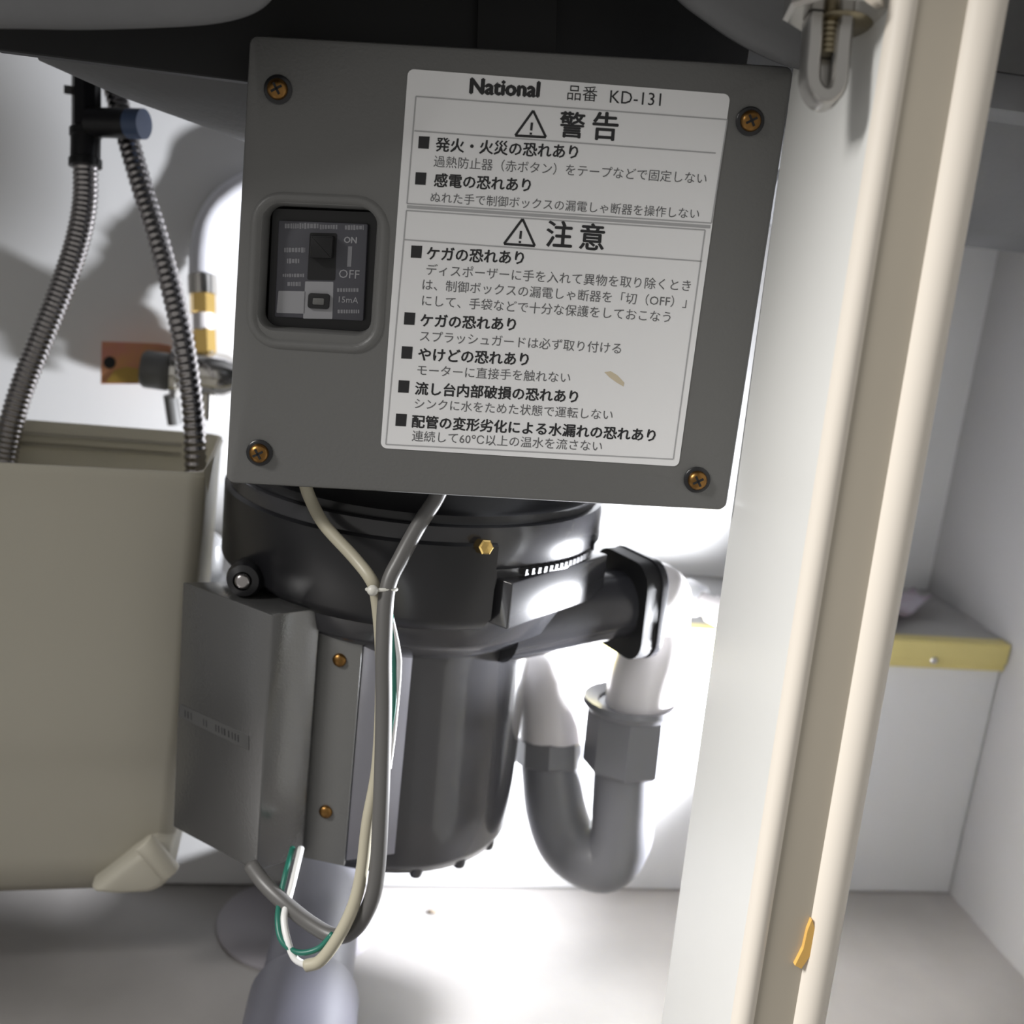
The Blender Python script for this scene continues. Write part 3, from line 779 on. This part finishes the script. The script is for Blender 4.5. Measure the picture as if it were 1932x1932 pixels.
bm = NB(); lathe(bm, [(0.0001, 0), (0.0034, 0), (0.0034, 0.0005), (0.0001, 0.0005)], FT.p3(tq(207, 684), 0.0), -cf, 18); obj('punched_hole', bm, 'black_rubber', tgs, label='dark punched hole')

# ------------------------------------------------------------------ door catch at the top of the post
dc = thing('chrome_catch', 'chrome U-shaped catch hanging at the top of the white post', 'catch', at(1560, 90, .34))
cz = .340
upc = w(V((0.04, -1, 0.0)))
bm = hexnut(NB(), at(1574, 34, cz), at(1578, 34, cz) + upc * 0.016, 0.0150, 8, 0.2)
obj('catch_base', bm, 'chrome', dc, 20)
bm = NB(); lathe(bm, [(0.0001, -0.003), (0.0075, -0.003), (0.0105, -0.001), (0.0115, 0.001), (0.0001, 0.001)], at(1588, 36, cz + .004), upc, 24)
obj('catch_washer', bm, 'old_brass', dc, 40, label='dull washer under the base')
bm = NB(); tube(bm, resample([at(1568, 20, cz), at(1561, 105, cz)], 0.0008), lambda i, t: 0.0024 * (1.05 if i % 2 else 0.88), 14)
obj('threaded_stem', bm, 'old_brass', dc, 30, label='dull brass threaded stem')
arms = [at(x, y, cz - .003) for x, y in ((1541, 25), (1537, 80), (1533, 130), (1535, 155), (1545, 173), (1560, 180), (1575, 174), (1584, 156), (1587, 130), (1592, 80), (1598, 25))]
ap_ = smooth_path(arms, 6)
bm = NB(); rows = []
for i, q in enumerate(ap_):
    t = (ap_[min(i + 1, len(ap_) - 1)] - ap_[max(i - 1, 0)]).normalized()
    s_ = t.cross(cf).normalized()
    rows.append([q + s_ * a + cf * b for a, b in ((-0.0024, 0.0), (-0.0014, -0.0012), (0.0014, -0.0012), (0.0024, 0.0), (0.0024, 0.007), (-0.0024, 0.007))])
loft(bm, rows); obj('u_strap', bm, 'catch_steel', dc, 50)
bm = NB(); loft(bm, [[q + cf * d for q in ap_] for d in (0.006, 0.0072)]); obj('strap_back', bm, 'catch_steel', dc)

# ------------------------------------------------------------------ bits on the ledge
def on_ledge(px, Y): return atY(px, 1100, Y).x
bt1 = thing('plastic_fitting', 'small clear plastic pipe fitting lying on the ledge by the white elbow', 'fitting', at(1318, 1135, .70))
ca, cb_ = at(1286, 1118, .665), at(1338, 1145, .655)
bm = NB(); lathe(bm, [(0.0001, 0), (0.0085, 0.0), (0.0095, 0.0015), (0.0095, 0.012), (0.0085, 0.0135), (0.0001, 0.0135)], ca, cb_ - ca, 20); obj('cap_body', bm, 'clear_plastic', bt1, 50)
bm = NB(); lathe(bm, [(0.0065, 0.012), (0.0065, 0.020), (0.0080, 0.0205), (0.0080, 0.030), (0.0001, 0.030)], ca, cb_ - ca, 20); obj('cap_neck', bm, 'pvc_white', bt1, 50, label='white neck of the cap')
ck = thing('clear_stopper', 'clear rounded plastic stopper standing behind the terminal box', 'stopper', atY(392, 1120, .64))
p = atY(393, 1120, .64)
bm = NB(); lathe(bm, [(0.0001, 0.0), (0.0070, 0.0), (0.0070, 0.020), (0.0060, 0.0245), (0.0035, 0.027), (0.0001, 0.028)], V((p.x, p.y, ZL + 0.0002)), seg=20)
obj('stopper_body', bm, 'clear_plastic', ck, 60)
bm = NB(); lathe(bm, [(0.0001, 0.0), (0.0125, 0.0), (0.0125, 0.002), (0.0072, 0.003)], V((p.x, p.y, ZL + 0.0002)), seg=20)
obj('stopper_rim', bm, 'clear_plastic', ck, 60)
pk = thing('plastic_packet', 'crumpled clear plastic packet with faint coloured print on the ledge', 'packet', V((0.37, 0.655, ZL)))
bm = NB()
gx, gy = 14, 10
pa0, pa1 = atZ(1650, 1198, ZL + 0.002), atZ(1832, 1155, ZL + 0.002)
grid = []
for j in range(gy):
    row = []
    for i in range(gx):
        s, t = i / (gx - 1), j / (gy - 1)
        x = pa0.x + (0.395 - pa0.x) * s
        y = (pa0.y + 0.004) + (pa1.y - pa0.y) * s * 0.9 + t * 0.055 * (1 - 0.55 * s)
        h = 0.006 * math.sin(s * 5 + t * 2) ** 2 + random.uniform(0, 0.0015) + 0.002 + 0.004 * s
        row.append(V((x, min(y, YB - 0.003), ZL + h)))
    grid.append(row)
top = [[bm.verts.new(q) for q in r] for r in grid]
bot = [[bm.verts.new(q - V((0, 0, 0.0012))) for q in r] for r in grid]
for j in range(gy - 1):
    for i in range(gx - 1):
        bm.faces.new((top[j][i], top[j][i + 1], top[j + 1][i + 1], top[j + 1][i]))
        bm.faces.new((bot[j][i], bot[j + 1][i], bot[j + 1][i + 1], bot[j][i + 1]))
for j in range(gy - 1):
    for i in (0, gx - 1): bm.faces.new((top[j][i], top[j + 1][i], bot[j + 1][i], bot[j][i]))
for i in range(gx - 1):
    for j in (0, gy - 1): bm.faces.new((top[j][i], top[j][i + 1], bot[j][i + 1], bot[j][i]))
mat('packet_film', (0.68, 0.66, 0.74), 0.2, trans=0.5, col2=(0.55, 0.42, 0.5), vscale=70)
obj('packet_film', bm, 'packet_film', pk, 60)

# crumb of debris on the floor
db = thing('floor_crumb', 'tiny brown crumb on the pale floor right of the cables', 'crumb', atZ(815, 1722, 0))
bm = NB(); bmesh.ops.create_icosphere(bm, subdivisions=1, radius=0.0022, matrix=Matrix.Translation(atZ(815, 1722, 0) + V((0, 0, 0.0008))) @ Matrix.Diagonal((1.5, 0.9, 0.45, 1)))
mat('crumb', (0.25, 0.2, 0.15), 0.8); obj('crumb_flake', bm, 'crumb', db, 60)
